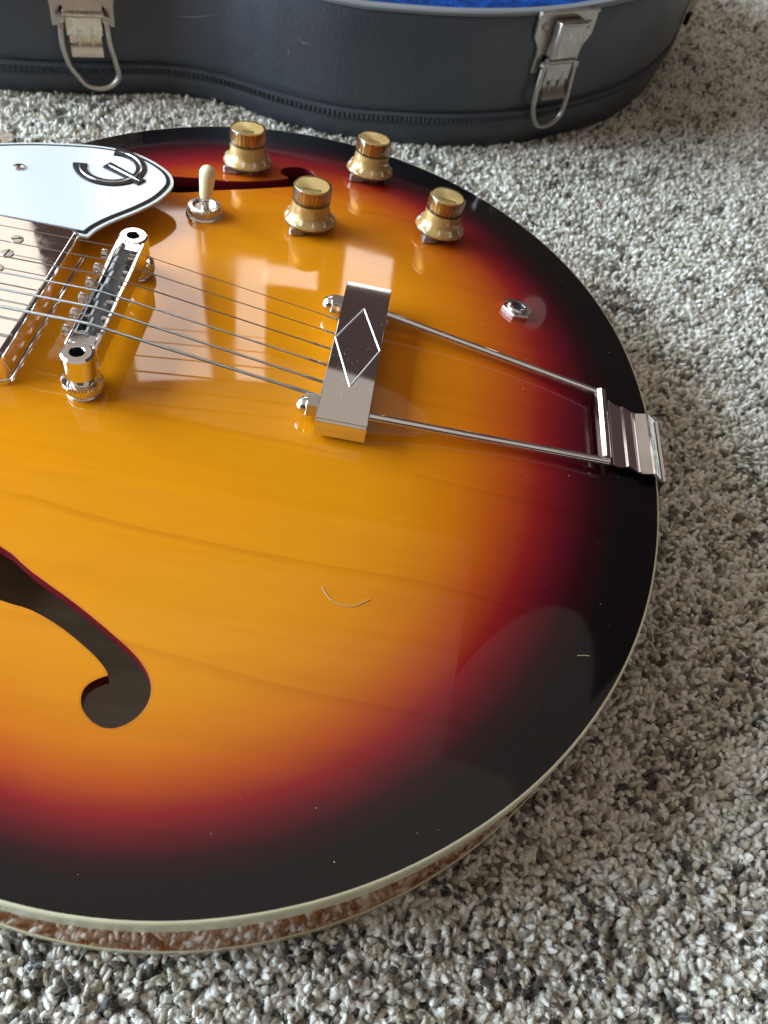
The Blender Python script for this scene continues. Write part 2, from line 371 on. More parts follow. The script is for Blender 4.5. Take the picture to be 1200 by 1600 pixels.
def tuft_mesh(k):
    rg = np.random.default_rng(100 + k); b = MB(); b.zoff = 0
    ln = rg.uniform(9.8, 11.8); bend = rg.uniform(0.25, 1.35); a0 = rg.uniform(0, 6.28); curl = rg.uniform(-1.2, 1.2); R0 = rg.uniform(0.86, 1.16)
    m, n = 10, 8; p = np.zeros(3); pts = [p.copy()]; tilt = rg.uniform(0, .2)
    for i in range(m - 1):
        t = i / (m - 2); el = tilt + bend * t ** 1.8; az = a0 + curl * t
        d = np.array([math.sin(el) * math.cos(az), math.sin(el) * math.sin(az), math.cos(el)]); p = p + d * ln / (m - 1); pts.append(p.copy())
    V = []; F = []; tw = rg.uniform(2.6, 4.2) * rg.choice([-1, 1]); P_ = [Vector(q) for q in pts]; u = Vector((1, 0, 0))
    for i in range(m):
        T = (P_[min(i + 1, m - 1)] - P_[max(i - 1, 0)]).normalized(); u = (u - T * u.dot(T)).normalized(); bb = T.cross(u); t = i / (m - 1)
        rr = R0 * (0.85 + 0.25 * t) * (1.0 if t < .8 else math.sqrt(max(0.05, 1 - ((t - .8) / .215) ** 2)))
        for j in range(n):
            a = 2 * math.pi * j / n; q = rr * (1 + .30 * math.cos(2 * a + tw * t * 2.6)) * (1 + rg.uniform(-.10, .10))
            V.append(P_[i] + (u * math.cos(a) + bb * math.sin(a)) * q)
    for i in range(m - 1):
        for j in range(n):
            j2 = (j + 1) % n; F.append((i * n + j, i * n + j2, (i + 1) * n + j2, (i + 1) * n + j))
    F.append(tuple(range((m - 1) * n, m * n)))
    b.add(V, F)
    for _ in range(24):      # loose fibres that fuzz the yarn
        i = int(rg.integers(3, m)); a = rg.uniform(0, 6.28); o = Vector((math.cos(a), math.sin(a), rg.uniform(-.3, .9))).normalized(); p0 = P_[i] + o * R0 * .8; L_ = rg.uniform(.5, 1.7)
        sd = Vector((rg.normal(), rg.normal(), rg.normal())) * .35
        b.tube([p0, p0 + o * L_ * .5 + sd * .3, p0 + o * L_ + sd], [.09, .07, .03], 3, caps=False)
    return b.mesh('carpet_tuft', M['yarn'], ang=180)
tcol = bpy.data.collections.new('tuft_kinds')
for k in range(14): tcol.objects.link(bpy.data.objects.new('carpet_tuft_%02d' % k, tuft_mesh(k)))

sp = 2.12
gx, gy = np.meshgrid(np.arange(-300, 640, sp), np.arange(-330, 960, sp * .9)); gx = gx + (np.arange(gx.shape[0]) % 2)[:, None] * sp / 2
X = gx.ravel() + RNG.uniform(-.85, .85, gx.size); Y = gy.ravel() + RNG.uniform(-.85, .85, gx.size)
vis = (Y < 396 + (X + 220) * .58 + 110) & (np.abs(X - 105) < 150 + (Y + 330) * .62) & (X > -300) & (Y > -330) & (Y < 960) & (X < 640)
ox, oy = np.meshgrid(np.arange(-620, 900, 3.5), np.arange(-520, 1150, 3.2)); ox = (ox + (np.arange(ox.shape[0]) % 2)[:, None] * 1.75).ravel(); oy = oy.ravel()
ox = ox + RNG.uniform(-1.3, 1.3, ox.size); oy = oy + RNG.uniform(-1.3, 1.3, oy.size)
ov = (oy < 396 + (ox + 220) * .58 + 110) & (np.abs(ox - 105) < 150 + (oy + 330) * .62) & (ox > -300) & (oy > -330) & (oy < 960) & (ox < 640)
WID = np.r_[np.ones(vis.sum()), np.full((~ov).sum(), 1.55)]; X = np.r_[X[vis], ox[~ov]]; Y = np.r_[Y[vis], oy[~ov]]
keep = ~inside(offset(OUT, -5), X, Y) & ~inside(offset(CASE, -9), X, Y)
WID = WID[keep]; X = X[keep]; Y = Y[keep]; n = len(X)
def vnoise(x, y, sc, seed):
    g = np.random.default_rng(seed).random((400, 400)); x = x / sc + 100; y = y / sc + 100
    i = np.floor(x).astype(int) % 399; j = np.floor(y).astype(int) % 399; u = x - np.floor(x); v = y - np.floor(y); u = u * u * (3 - 2 * u); v = v * v * (3 - 2 * v)
    return (g[i, j] * (1 - u) + g[i + 1, j] * u) * (1 - v) + (g[i, j + 1] * (1 - u) + g[i + 1, j + 1] * u) * v
pal = np.array([(.87, .855, .78), (.79, .765, .665), (.62, .58, .46), (.40, .36, .27), (.17, .15, .12), (.07, .064, .058)])
q = 0.50 * RNG.random(n) + 0.30 * vnoise(X, Y, 5.5, 1) + 0.20 * vnoise(X, Y, 14, 2)
q = np.argsort(np.argsort(q)) / n
ci = np.searchsorted([.37, .61, .78, .89, .96], q)
col = np.ones((n, 4), np.float32); col[:, :3] = pal[ci] * RNG.uniform(.85, 1.12, (n, 1))
me = bpy.data.meshes.new('carpet_pile'); me.vertices.add(n)
zz = np.zeros(n)
me.vertices.foreach_set('co', np.c_[X * S, Y * S, zz].astype(np.float32).ravel())
def attr(name, typ, data, key):
    a = me.attributes.new(name, typ, 'POINT'); a.data.foreach_set(key, np.ascontiguousarray(data).ravel())
attr('tuft_colour', 'FLOAT_COLOR', col, 'color')
hs = RNG.uniform(.80, 1.06, n) * (0.92 + 0.16 * vnoise(X, Y, 22, 3))
attr('tuft_scale', 'FLOAT_VECTOR', np.c_[RNG.uniform(.85, 1.1, n) * WID, RNG.uniform(.85, 1.1, n) * WID, hs].astype(np.float32), 'vector')
lean = vnoise(X, Y, 30, 5) * 6.28
attr('tuft_rot', 'FLOAT_VECTOR', np.c_[RNG.normal(0, .16, n), RNG.normal(0, .16, n), RNG.uniform(0, 6.28, n)].astype(np.float32), 'vector')
attr('tuft_kind', 'INT', RNG.integers(0, 14, n).astype(np.int32), 'value')
me.materials.append(M['yarn'])
pile = link(bpy.data.objects.new('carpet_pile', me), carpet); pile['kind'] = 'stuff'
ng = bpy.data.node_groups.new('carpet_pile', 'GeometryNodeTree')
ng.interface.new_socket('Geometry', in_out='INPUT', socket_type='NodeSocketGeometry'); ng.interface.new_socket('Geometry', in_out='OUTPUT', socket_type='NodeSocketGeometry')
gi = ng.nodes.new('NodeGroupInput'); go = ng.nodes.new('NodeGroupOutput'); ip = ng.nodes.new('GeometryNodeInstanceOnPoints'); co = ng.nodes.new('GeometryNodeCollectionInfo')
co.inputs['Collection'].default_value = tcol; co.inputs['Separate Children'].default_value = True; co.inputs['Reset Children'].default_value = True
def named(nm, dt):
    a = ng.nodes.new('GeometryNodeInputNamedAttribute'); a.data_type = dt; a.inputs['Name'].default_value = nm; return a.outputs['Attribute']
ip.inputs['Pick Instance'].default_value = True
ng.links.new(gi.outputs[0], ip.inputs['Points']); ng.links.new(co.outputs[0], ip.inputs['Instance'])
ng.links.new(named('tuft_kind', 'INT'), ip.inputs['Instance Index']); ng.links.new(named('tuft_scale', 'FLOAT_VECTOR'), ip.inputs['Scale'])
er = ng.nodes.new('FunctionNodeEulerToRotation'); ng.links.new(named('tuft_rot', 'FLOAT_VECTOR'), er.inputs[0]); ng.links.new(er.outputs[0], ip.inputs['Rotation'])
ng.links.new(ip.outputs[0], go.inputs[0])
md = pile.modifiers.new('pile', 'NODES'); md.node_group = ng

# ------------------------------------------------------------------ guitar case
case = link(bpy.data.objects.new('guitar_case', None)); case.location = (55 * S, 548 * S, 0.006)
tag(case, 'open charcoal vinyl guitar case with blue plush lining standing behind the guitar', 'guitar case')
ZF = 10.0      # top of the pile above the backing
def tilt(x): return 0.05 * max(0.0, x - 60)
def loft(b, rings, closed_top=False, cap_bottom=False, mi=0):
    """rings: list of (loop Nx2, z or function of x)"""
    V = []; F = []; n = len(rings[0][0])
    for lp, z in rings:
        for p in lp: V.append((p[0], p[1], z(p[0]) if callable(z) else z))
    for i in range(len(rings) - 1):
        for k in range(n):
            k2 = (k + 1) % n; F.append((i * n + k, i * n + k2, (i + 1) * n + k2, (i + 1) * n + k))
    if cap_bottom: F.append(tuple(range(n))[::-1])
    if closed_top: F.append(tuple(range((len(rings) - 1) * n, len(rings) * n)))
    b.add(V, F, mi)
def hz(h): return lambda x: ZF + h + (tilt(x) if h > 8 else tilt(x) * max(0, h) / 8)
b = MB(); b.zoff = 0
prof = [(-16, -4), (-6, -3.5), (-2.0, 0), (0.6, 5), (1.6, 11), (1.2, 13.6), (2.2, 14.4), (2.4, 20.2), (1.4, 21.2), (2.4, 22.5), (3.0, 28), (3.4, 40), (3.5, 55), (3.3, 70), (3.0, 80), (2.4, 82.4)]
loft(b, [(offset(CASE, o), hz(h)) for o, h in prof], cap_bottom=True)
b.build('shell', M['vinyl'], case, 50)
b = MB(); b.zoff = 0
loft(b, [(offset(CASE, o), hz(h)) for o, h in [(2.45, 82.3), (3.2, 82.6), (3.3, 84.2), (2.4, 85.0), (-3.0, 85.2), (-4, 84.6), (-4.2, 79)]])
b.build('rim_edge', M['rimedge'], case, 40)
b = MB(); b.zoff = 0
ra = [(offset(CASE, o), hz(h)) for o, h in [(-4.0, 83), (-6, 84), (-9, 82), (-12, 70), (-15, 55), (-24, 50)]]
loft(b, ra, closed_top=True)
b.build('lining', M['plush'], case, 60)
# ribbed piping round the foot of the shell
d = np.r_[0, np.cumsum(np.linalg.norm(np.diff(np.r_[CASE, CASE[:1]], axis=0), axis=1))]; per = d[-1]
nr = int(per / 3.2) * 5; t = np.linspace(0, per, nr, endpoint=False); CC = np.r_[CASE, CASE[:1]]
RIBL = np.c_[np.interp(t, d, CC[:, 0]), np.interp(t, d, CC[:, 1])]
T_ = np.roll(RIBL, -3, 0) - np.roll(RIBL, 3, 0); T_ /= np.linalg.norm(T_, axis=1)[:, None]; NN = np.c_[T_[:, 1], -T_[:, 0]]
wv_ = np.tile([0, .0, .55, 1, .55], nr // 5)
b = MB(); b.zoff = 0
def rib(o, k): return RIBL + NN * (o + k * wv_)[:, None]
loft(b, [(RIBL + NN * 1.5, hz(14.6)), (rib(2.3, .15), hz(14.9)), (rib(2.2, 1.9), hz(15.6)), (rib(2.3, 1.9), hz(18.3)), (rib(2.9, .25), hz(19.0)), (RIBL + NN * 4.3, hz(19.3)), (RIBL + NN * 4.3, hz(20.5)), (RIBL + NN * 2.0, hz(21.4))])
b.build('piping', M['vinyl'], case, 50)

# where a latch sits: its point on the wall and the wall's tangent there
def wall_at(x, y):
    i = int(np.argmin(np.hypot(CASE[:, 0] - x, CASE[:, 1] - y))); t = CASE[(i + 3) % len(CASE)] - CASE[i - 3]; t /= np.linalg.norm(t)
    return CASE[i], t
def latch(x, y, ztop, lab, hookm, swing):
    p, t = wall_at(x, y); nrm = np.array([t[1], -t[0]])
    Mx = Matrix(((t[0], 0, nrm[0], p[0] + nrm[0] * 3.9), (t[1], 0, nrm[1], p[1] + nrm[1] * 3.9), (0, 1, 0, ztop), (0, 0, 0, 1)))  # local x tangent, y up, z outward
    def B():
        q = MB(); q.zoff = 0; return q
    pl = B().prism([(-24.5, 0), (-24.5, -15), (-22.5, -18), (-19.5, -22), (-18.6, -26), (-18.6, -38), (-14, -38), (-13, -27), (13, -27), (14, -38), (18.6, -38), (18.6, -26), (19.5, -22), (22.5, -18), (24.5, -15), (24.5, 0)], -0.6, 1.3, .35, M=Mx)
    pl.prism([(-24.5, 0.2), (24.5, 0.2), (24.5, -1.6), (-24.5, -1.6)], 1.25, 2.6, .4, M=Mx)
    po = pl.build('latch', M['latch'], case); po['label'] = lab
    B().box((-11.5, -27, 1.4), (11.5, -4.5, 8.6), 1.0, M=Mx).box((-8.8, -24.5, 8.4), (8.8, -6.5, 8.95), .2, M=Mx).build('lever', M['latch'], po)
    for sx in (-1, 1):
        B().lathe([(2.6, 1.2), (2.6, 1.9), (2.0, 2.3), (1.3, 2.0), (0.0, 2.0)], 20, M=Mx @ Matrix.Translation((sx * 18.3, -9, 0))).build('rivet', M['latch'], po)
    h = B().tube([Mx @ Vector((-12, -29.3, 5.2)), Mx @ Vector((12, -29.3, 5.2))], 2.1, 14)
    h.box((-11, -41.5, 4.3), (10.6, -30.5, 6.6), .6, M=Mx); h.build('roller', hookm, po)
    k = B(); pr = [(-41, 3.6), (-44, 3.4), (-48, 4.2), (-51, 6.6), (-52.6, 9.4)]
    V = []; F = []
    for (yy, zz_) in pr:
        for xx in (-9.5, 9.5): V.append(Mx @ Vector((xx, yy, zz_)))
    for (yy, zz_) in pr:
        for xx in (-9.5, 9.5): V.append(Mx @ Vector((xx, yy + .5, zz_ + 1.5)))
    m_ = len(pr)
    for i in range(m_ - 1):
        F += [(2 * i, 2 * i + 2, 2 * i + 3, 2 * i + 1), (2 * m_ + 2 * i, 2 * m_ + 2 * i + 1, 2 * m_ + 2 * i + 3, 2 * m_ + 2 * i + 2),
              (2 * i, 2 * m_ + 2 * i, 2 * m_ + 2 * i + 2, 2 * i + 2), (2 * i + 1, 2 * i + 3, 2 * m_ + 2 * i + 3, 2 * m_ + 2 * i + 1)]
    F += [(2 * m_ - 2, 4 * m_ - 2, 4 * m_ - 1, 2 * m_ - 1), (0, 1, 2 * m_ + 1, 2 * m_)]
    k.add(V, F)
    for xx in (-4, 4): k.tube([Mx @ Vector((xx, -36, 6.6)), Mx @ Vector((xx, -41.5, 6.0)), Mx @ Vector((xx, -45.5, 5.6)), Mx @ Vector((xx, -48.3, 6.2))], [.3, 1.1, 1.1, .3], 10)
    k.build('hook', hookm, po)
    w_ = [(-13.2, -31, 4.6), (-13.6, -36, 5.6), (-14.2, -46, 6.2), (-14.2 + swing * .4, -58, 6.0), (-12.5 + swing, -66, 5.6), (-7.5 + swing, -72, 5.4), (0 + swing, -74, 5.3), (7.5 + swing, -72, 5.4), (12.5 + swing, -66, 5.6), (14.2 + swing * .4, -56, 6.0), (14.2, -46, 6.2), (13.6, -36, 5.6), (13.2, -31, 4.6)]
    pw = catmull(w_, 6, False)
    lo = B().tube([Mx @ Vector(q.tolist()) for q in pw], 1.75, 10)
    for sx in (-1, 1): lo.lathe([(0, -2), (2.4, -2), (2.6, 0), (2.4, 1.6), (0, 2)], 14, M=Mx @ Matrix.Translation((sx * 13.4, -32, 5.4)))
    lo.build('loop', M['latch'], po)
latch(188.5, 345.5, 101.0, 'dull metal drop latch at the right end of the case', M['latch'], 3)
latch(-113, 287, 92.5, 'dull metal drop latch by the waist of the case', M['latchb'], 5)
# small fitting on the tail end of the shell
p, t = wall_at(300, 512); nrm = np.array([t[1], -t[0]])
Mx = Matrix(((t[0], 0, nrm[0], p[0] + nrm[0] * 3.4), (t[1], 0, nrm[1], p[1] + nrm[1] * 3.4), (0, 1, 0, 79), (0, 0, 0, 1)))
q = MB(); q.zoff = 0; q.box((-10, -24, 0), (10, 0, 1.4), .4, M=Mx).box((-6, -12, 1.3), (6, -2, 6.5), 1, M=Mx); tl = q.build('tail_fitting', M['latchb'], case)
q = MB(); q.zoff = 0; q.box((-5, -23, 1.4), (5, -15, 5.5), .8, M=Mx).build('catch', M['black_ply'], tl)
# scuffs on the vinyl
def scuff(px):
    pts = []
    for (x, z) in px:
        j = int(np.argmin(np.hypot(CASE[:, 0] - x, np.where(CASE[:, 1] < 420, CASE[:, 1] - 300, 999)))); pts.append((CASE[j], z, j))
    b = MB(); b.zoff = 0; V = []
    tt = np.linspace(0, len(px) - 1, 8 * len(px)); xs = np.interp(tt, range(len(px)), [p_[0] for p_ in px]); zs = np.interp(tt, range(len(px)), [p_[1] for p_ in px])
    FR = CASE[(CASE[:, 1] < 420) & (CASE[:, 0] > -300) & (CASE[:, 0] < 250)]; FR = FR[np.argsort(FR[:, 0])]; OF = offset(CASE, 3.45); OFR = OF[(CASE[:, 1] < 420) & (CASE[:, 0] > -300) & (CASE[:, 0] < 250)]; OFR = OFR[np.argsort(OFR[:, 0])]
    path = [(x, float(np.interp(x, OFR[:, 0], OFR[:, 1])), z) for x, z in zip(xs, zs)]
    k = len(path); b.tube(path, [.05 + .22 * math.sin(math.pi * i / (k - 1)) for i in range(k)], 5).build('scuff', M['scuff'], case)
scuff([(-60, 62), (-50, 63), (-36, 67)]); scuff([(12, 62), (15, 59), (14, 55)]); scuff([(19, 69), (23, 66), (28, 67)]); scuff([(-8, 52), (-6, 49)])

# ------------------------------------------------------------------ guitar: body
gtr = link(bpy.data.objects.new('guitar', None)); gtr.location = (0, 0, (Z0 - 50) * S)
tag(gtr, 'glossy sunburst hollow body electric guitar lying face up on the carpet', 'guitar')
IN = offset(OUT, -1.1)
def top_mesh():
    loops = [IN] + FHOLES; pts = []; edges = []
    for lp in loops:
        k = len(pts); n_ = len(lp); pts += [Vector((float(p_[0]), float(p_[1]))) for p_ in lp]; edges += [(k + i, k + (i + 1) % n_) for i in range(n_)]
    hx, hy = np.meshgrid(np.arange(-262, 228, 3.2), np.arange(-204, 205, 2.8)); hx = hx + (np.arange(hx.shape[0]) % 2)[:, None] * 1.6
    hx = hx.ravel(); hy = hy.ravel(); ok = inside(offset(OUT, -4.0), hx, hy)
    for fl in FHOLES: ok &= ~inside(offset(fl, 1.6), hx, hy)
    pts += [Vector((float(a), float(b_))) for a, b_ in zip(hx[ok], hy[ok])]
    v2, e2, f2, *_ = delaunay_2d_cdt(pts, edges, [], 0, 1e-4)
    V2 = np.array([(v.x, v.y) for v in v2]); cen = np.array([(V2[list(f)].mean(0)) for f in f2])
    okf = inside(IN, cen[:, 0], cen[:, 1])
    for fl in FHOLES: okf &= ~inside(fl, cen[:, 0], cen[:, 1])
    F = [tuple(f) for f, o in zip(f2, okf) if o]
    Z = arch(V2[:, 0], V2[:, 1]); s, ro, th = sfrac(V2[:, 0], V2[:, 1])
    o = wpos(gtr); nT = len(V2)
    Vv = [(x * S - o.x, y * S - o.y, (z + Z0) * S - o.z) for (x, y), z in zip(V2, Z)]
    FN = normal(V2[:, 0], V2[:, 1]).tolist()
    # the cut edges of the sound holes, 5 mm deep, with a hair of rounding at the lip
    mi = [0] * len(F)
    me_ = bpy.data.meshes.new('body_top'); me_.from_pydata(Vv, [], F); me_.materials.append(M['burst'])
    for p_ in me_.polygons: p_.use_smooth = True
    fl = [p_.normal.z for p_ in me_.polygons]
    if sum(1 for z in fl if z < 0) > len(fl) / 2: me_.flip_normals()
    a = me_.attributes.new('edge', 'FLOAT', 'POINT')
    # distance to the rim in mm
    dist = np.full(nT, 1e9); Q = OUT
    for i in range(len(Q)):
        A_, B_ = Q[i], Q[(i + 1) % len(Q)]; ab = B_ - A_; tt = np.clip(((V2 - A_) @ ab) / (ab @ ab), 0, 1)
        dist = np.minimum(dist, np.linalg.norm(V2 - A_ - tt[:, None] * ab, axis=1))
    # the sprayed band is wider round the tail than along the bass side
    k = 0.97 + 1.12 * np.exp(-((th + 2.1) / .85) ** 2) + 0.15 * np.exp(-((th - 1.6) / .8) ** 2)
    a.data.foreach_set('value', (dist * k / 150).astype(np.float32))
    me_.normals_split_custom_set_from_vertices([tuple(x) for x in FN]) if len(me_.vertices) == len(FN) else None
    return me_
top = link(bpy.data.objects.new('body_top', top_mesh()), gtr)
for fl in FHOLES:
    b = MB(); n_ = len(fl); V = []
    inn = offset(fl, 0.0); rows = [(0.45, 0.0), (0.12, -0.08), (0.0, -0.4), (0.0, -5.2)]
    for o_, dz in rows:
        lp = offset(fl, o_)
        for p_ in lp: V.append((p_[0], p_[1], surf(p_[0], p_[1]) + dz + (0.02 if dz == 0 else 0)))
    F = [(i * n_ + k, i * n_ + (k + 1) % n_, (i + 1) * n_ + (k + 1) % n_, (i + 1) * n_ + k) for i in range(len(rows) - 1) for k in range(n_)]
    b.add(V, F).build('sound_hole_edge', M['cut'], top, 60)
HB = -44.0
b = MB(); loft(b, [(offset(OUT, -.25), 0.0 - 8.7), (offset(OUT, -.25), HB + 5.2)]); b.build('body_side', M['side'], gtr, 60)
b = MB(); loft(b, [(offset(OUT, -1.15), -.25), (offset(OUT, -1.05), 0.03), (offset(OUT, -.7), .0), (offset(OUT, -.3), -.2), (offset(OUT, -.06), -.6), (offset(OUT, 0), -1.2), (offset(OUT, 0), -8.6), (offset(OUT, -.4), -8.8)]); b.build('top_binding', M['binding'], gtr, 60)
b = MB(); loft(b, [(offset(OUT, -.4), HB + 5.3), (offset(OUT, 0), HB + 5.1), (offset(OUT, 0), HB + 1), (offset(OUT, -.3), HB + .2), (offset(OUT, -2), HB - .2)]); b.build('bottom_binding', M['binding'], gtr, 60)
b = MB(); loft(b, [(offset(OUT, -1.9), HB - .1), (offset(OUT, -12), HB - 1.6), (offset(OUT, -30), HB - 3.5)], closed_top=True); b.build('body_back', M['inside'], gtr, 60)

# ------------------------------------------------------------------ neck (runs out of the frame to the left)
b = MB(); nk = [(-255, 27.8), (-629, 21.5)]
V = []; F = []; ks = np.linspace(-120, -629, 9)
for x in ks:
    hw = np.interp(-x, [120, 629], [29, 21.5]); dp = np.interp(-x, [120, 260, 629], [24, 24, 19])
    for a in np.linspace(0, math.pi, 11): V.append((x, hw * math.cos(a), 19.5 - dp * math.sin(a) ** .8))
for i in range(len(ks) - 1):
    for k in range(10): F.append((i * 11 + k, i * 11 + k + 1, (i + 1) * 11 + k + 1, (i + 1) * 11 + k))
b.add(V, F).prism([(-629, 22), (-650, 34), (-800, 38), (-815, 10), (-815, -10), (-800, -38), (-650, -34), (-629, -22)], 6, 20, 1.5)
nko = b.build('neck', M['neckm'], gtr, 50)
MB().prism([(-142, 29.2), (-629, 21.6), (-629, -21.6), (-142, -29.2)], 19.6, 25.4, .6).build('fingerboard', M['rose'], nko)
for i in range(1, 23):
    x = -628.6 * 2 ** (-i / 12)
    if x < -150: hw = np.interp(-x, [142, 629], [28.8, 21.4]); MB().tube([(x, -hw, 25.6), (x, hw, 25.6)], 1.1, 8).build('fret', M['nickel'], nko)

# ------------------------------------------------------------------ pickguard
PG = catmull([(-24.0, 41.6), (-23.2, 42.9), (-21.8, 48), (-17.5, 56), (-10.6, 66), (-4.6, 77), (-1.8, 88), (-2.4, 95), (-6.5, 101.5), (-14, 107), (-22.5, 110.8), (-32, 112.2), (-46, 110.6), (-67, 104), (-84, 96.2), (-104, 86), (-130, 76), (-150, 74), (-172, 72), (-186, 60), (-188, 40), (-186, 34), (-140, 36), (-72, 40), (-62, 41.0), (-40, 41.4), (-28, 41.5)], 6)
PZ = 20.4
if signed_area(PG) < 0: PG = PG[::-1]
pg = MB().prism([tuple(p_) for p_ in PG], PZ, PZ + 1.0, 0).build('pickguard', M['edge_ply'], gtr)
MB().prism([tuple(p_) for p_ in inset(PG, 1.5)], PZ + 1.0, PZ + 1.2, 0).build('black_ply', M['black_ply'], pg)
MB().prism([tuple(p_) for p_ in inset(PG, 3.2)], PZ + 1.2, PZ + 1.5, .12).build('top_ply', M['white_ply'], pg)
PT = PZ + 1.5
# raised emblem: an open ring crossed by a bar
def band(path, ws, z0, z1, mb):
    P_ = np.array(path, float); T = np.gradient(P_, axis=0); T /= np.linalg.norm(T, axis=1)[:, None]; nn = np.c_[-T[:, 1], T[:, 0]]; ws = np.array(ws)[:, None]
    V = []; k = len(P_)
    for o_, z in ((-1, z0), (-.88, z1), (.88, z1), (1, z0)):
        for p_, n_, w_ in zip(P_, nn, ws): q_ = p_ + n_ * w_ * o_; V.append((q_[0], q_[1], z))
    F = []
    for r_i in range(3):
        for i in range(k - 1): F.append((r_i * k + i, r_i * k + i + 1, (r_i + 1) * k + i + 1, (r_i + 1) * k + i))
    F += [(0, k, 2 * k, 3 * k), (k - 1, 4 * k - 1, 3 * k - 1, 2 * k - 1)]
    mb.add(V, F)
EC = np.array([-31.2, 95.2]); er_ = 13.2 
aa = np.radians(np.linspace(190, 460, 40)); arcp = np.c_[EC[0] + er_ * 1.02 * np.cos(aa), EC[1] + er_ * np.sin(aa)]
u_ = np.linspace(0, 1, 40); wa = 2.5 + 0.8 * np.abs(2 * u_ - 1) ** 3
bar = np.array([(-33.2, 96.0), (-27.4, 93.3), (-21, 90.4), (-14.6, 87.5)]); wb = [2.8, 2.5, 2.3, 2.8]
e = MB(); band(arcp, wa, PT, PT + .55, e); band(bar, wb, PT, PT + .7, e); em = e.build('emblem', M['emblem'], pg, 40)
e = MB(); e.tube([(p_[0], p_[1], PT + .5) for p_ in arcp[1:-1]], [0.2 + .38 * min(1, 6 * min(x, 1 - x)) for x in u_[1:-1]], 10)
e.tube([(*(bar[0] * (1 - x) + bar[-1] * x), PT + .65) for x in np.linspace(.06, .94, 9)], [.2, .5, .62, .62, .62, .62, .62, .5, .2], 10); e.build('emblem_ridge', M['nickel'], em)
sc_ = MB().lathe([(2.7, 0), (2.6, .35), (1.6, .75), (0, .8)], 24, (-67.2, 80.4, PT)); so = sc_.build('screw', M['nickel'], pg)
MB().box((-68.6, 80.05, PT + .72), (-65.8, 80.75, PT + .84)).box((-67.55, 79.0, PT + .72), (-66.85, 81.8, PT + .845)).build('cross_slot', M['dark'], so)
MB().box((-101, 118, 7.0), (-90.5, 128.5, 8.6), .5).box((-101, 127.2, -30), (-90.5, 128.7, 8.5), .5).box((-99, 84, 16.8), (-92.5, 90, 18.2), .4).tube([(-96, 88, 17.4), (-96, 104, 15), (-96, 120, 8)], 1.8, 10).build('bracket', M['nickel'], pg)

# ------------------------------------------------------------------ pickups
def pickup(x0, x1, ztop, zbase):
    def rrect(xa, ya, xb, yb, r_, k=5):
        o = []
        for cx, cy, a0 in ((xb - r_, yb - r_, 0), (xa + r_, yb - r_, 90), (xa + r_, ya + r_, 180), (xb - r_, ya + r_, 270)):
            for i in range(k + 1): a = math.radians(a0 + 90 * i / k); o.append((cx + r_ * math.cos(a), cy + r_ * math.sin(a)))
        return o
    c = MB().prism(rrect(x0, -41.2, x1, 40.4, 4.0), zbase, ztop, 2.0, seg=5)
    c.prism(rrect(x0 - .5, -41.7, x1 + .7, 40.9, 4.4), zbase - 2.5, zbase + .8, .5)
    pk = c.build('pickup', M['pickup'], gtr, 50)
    cx = (x0 + x1) / 2 + .2
    for i in range(6):
        y = 25.4 - i * 9.75
        q_ = MB().lathe([(2.55, -.4), (2.55, .22), (2.3, .42), (0, .5)], 24, (cx, y, ztop)); ps = q_.build('pole_screw', M['nickel'], pk)
        MB().box((cx - 2.2, y - .32, ztop + .44), (cx + 2.2, y + .32, ztop + .53), M=Matrix.Translation((cx, y, 0)) @ Matrix.Rotation(.5 + i, 4, 'Z') @ Matrix.Translation((-cx, -y, 0))).build('slot', M['dark'], ps)
    return pk
pickup(-66.5, -25.0, 25.4, 13.4); pickup(-190, -149, 18.5, 8)

# ------------------------------------------------------------------ bridge
pA = np.array([-1.7, 35.6]); pB = np.array([0.8, -36.4]); ZT = 31.0
bd = (pB - pA) / np.linalg.norm(pB - pA); LN = float(np.linalg.norm(pB - pA))
Mb = Matrix(((bd[0], -bd[1], 0, (pA[0] + pB[0]) / 2), (bd[1], bd[0], 0, (pA[1] + pB[1]) / 2), (0, 0, 1, 0), (0, 0, 0, 1)))   # local x from treble post to bass post, local +y towards the tail
def stadium(hl, r_, k=12):
    return [(hl + r_ * math.cos(a), r_ * math.sin(a)) for a in np.linspace(-math.pi / 2, math.pi / 2, k)] + [(-hl + r_ * math.cos(a), r_ * math.sin(a)) for a in np.linspace(math.pi / 2, 1.5 * math.pi, k)]
hl = LN / 2
br = MB()
# end bosses, two side walls and a floor leave an open trough for the saddles
for sx in (-1, 1):
    cx = sx * hl
    prof_ = [(2.55, ZT - .2), (2.75, ZT), (5.0, ZT), (5.75, ZT - .7), (5.9, ZT - 2), (5.9, ZT - 9.3), (5.4, ZT - 9.8), (4.3, ZT - 9.9), (4.3, ZT - 13)]
    br.lathe([(2.55, ZT - 4)] + prof_, 32, (cx, 0, 0), M=Mb)
for yy in (-5.7, 4.1): br.box((-hl + 3.4, yy, ZT - 9.5), (hl - 3.4, yy + 1.6, ZT - .6), .4, M=Mb)
br.box((-hl + 3, -5.2, ZT - 9.4), (hl - 3, 5.2, ZT - 6.4), .3, M=Mb)
for sx in (-1, 1): br.box((sx * (hl - 7.5) - 2.6, -4.6, ZT - 9), (sx * (hl - 7.5) + 2.6, 4.6, ZT - .35), .4, M=Mb)
bridge = br.build('bridge', M['chrome'], gtr, 40)
SY = [24.4 - i * 9.45 for i in range(6)]      # where each string crosses the bridge
SADX = []
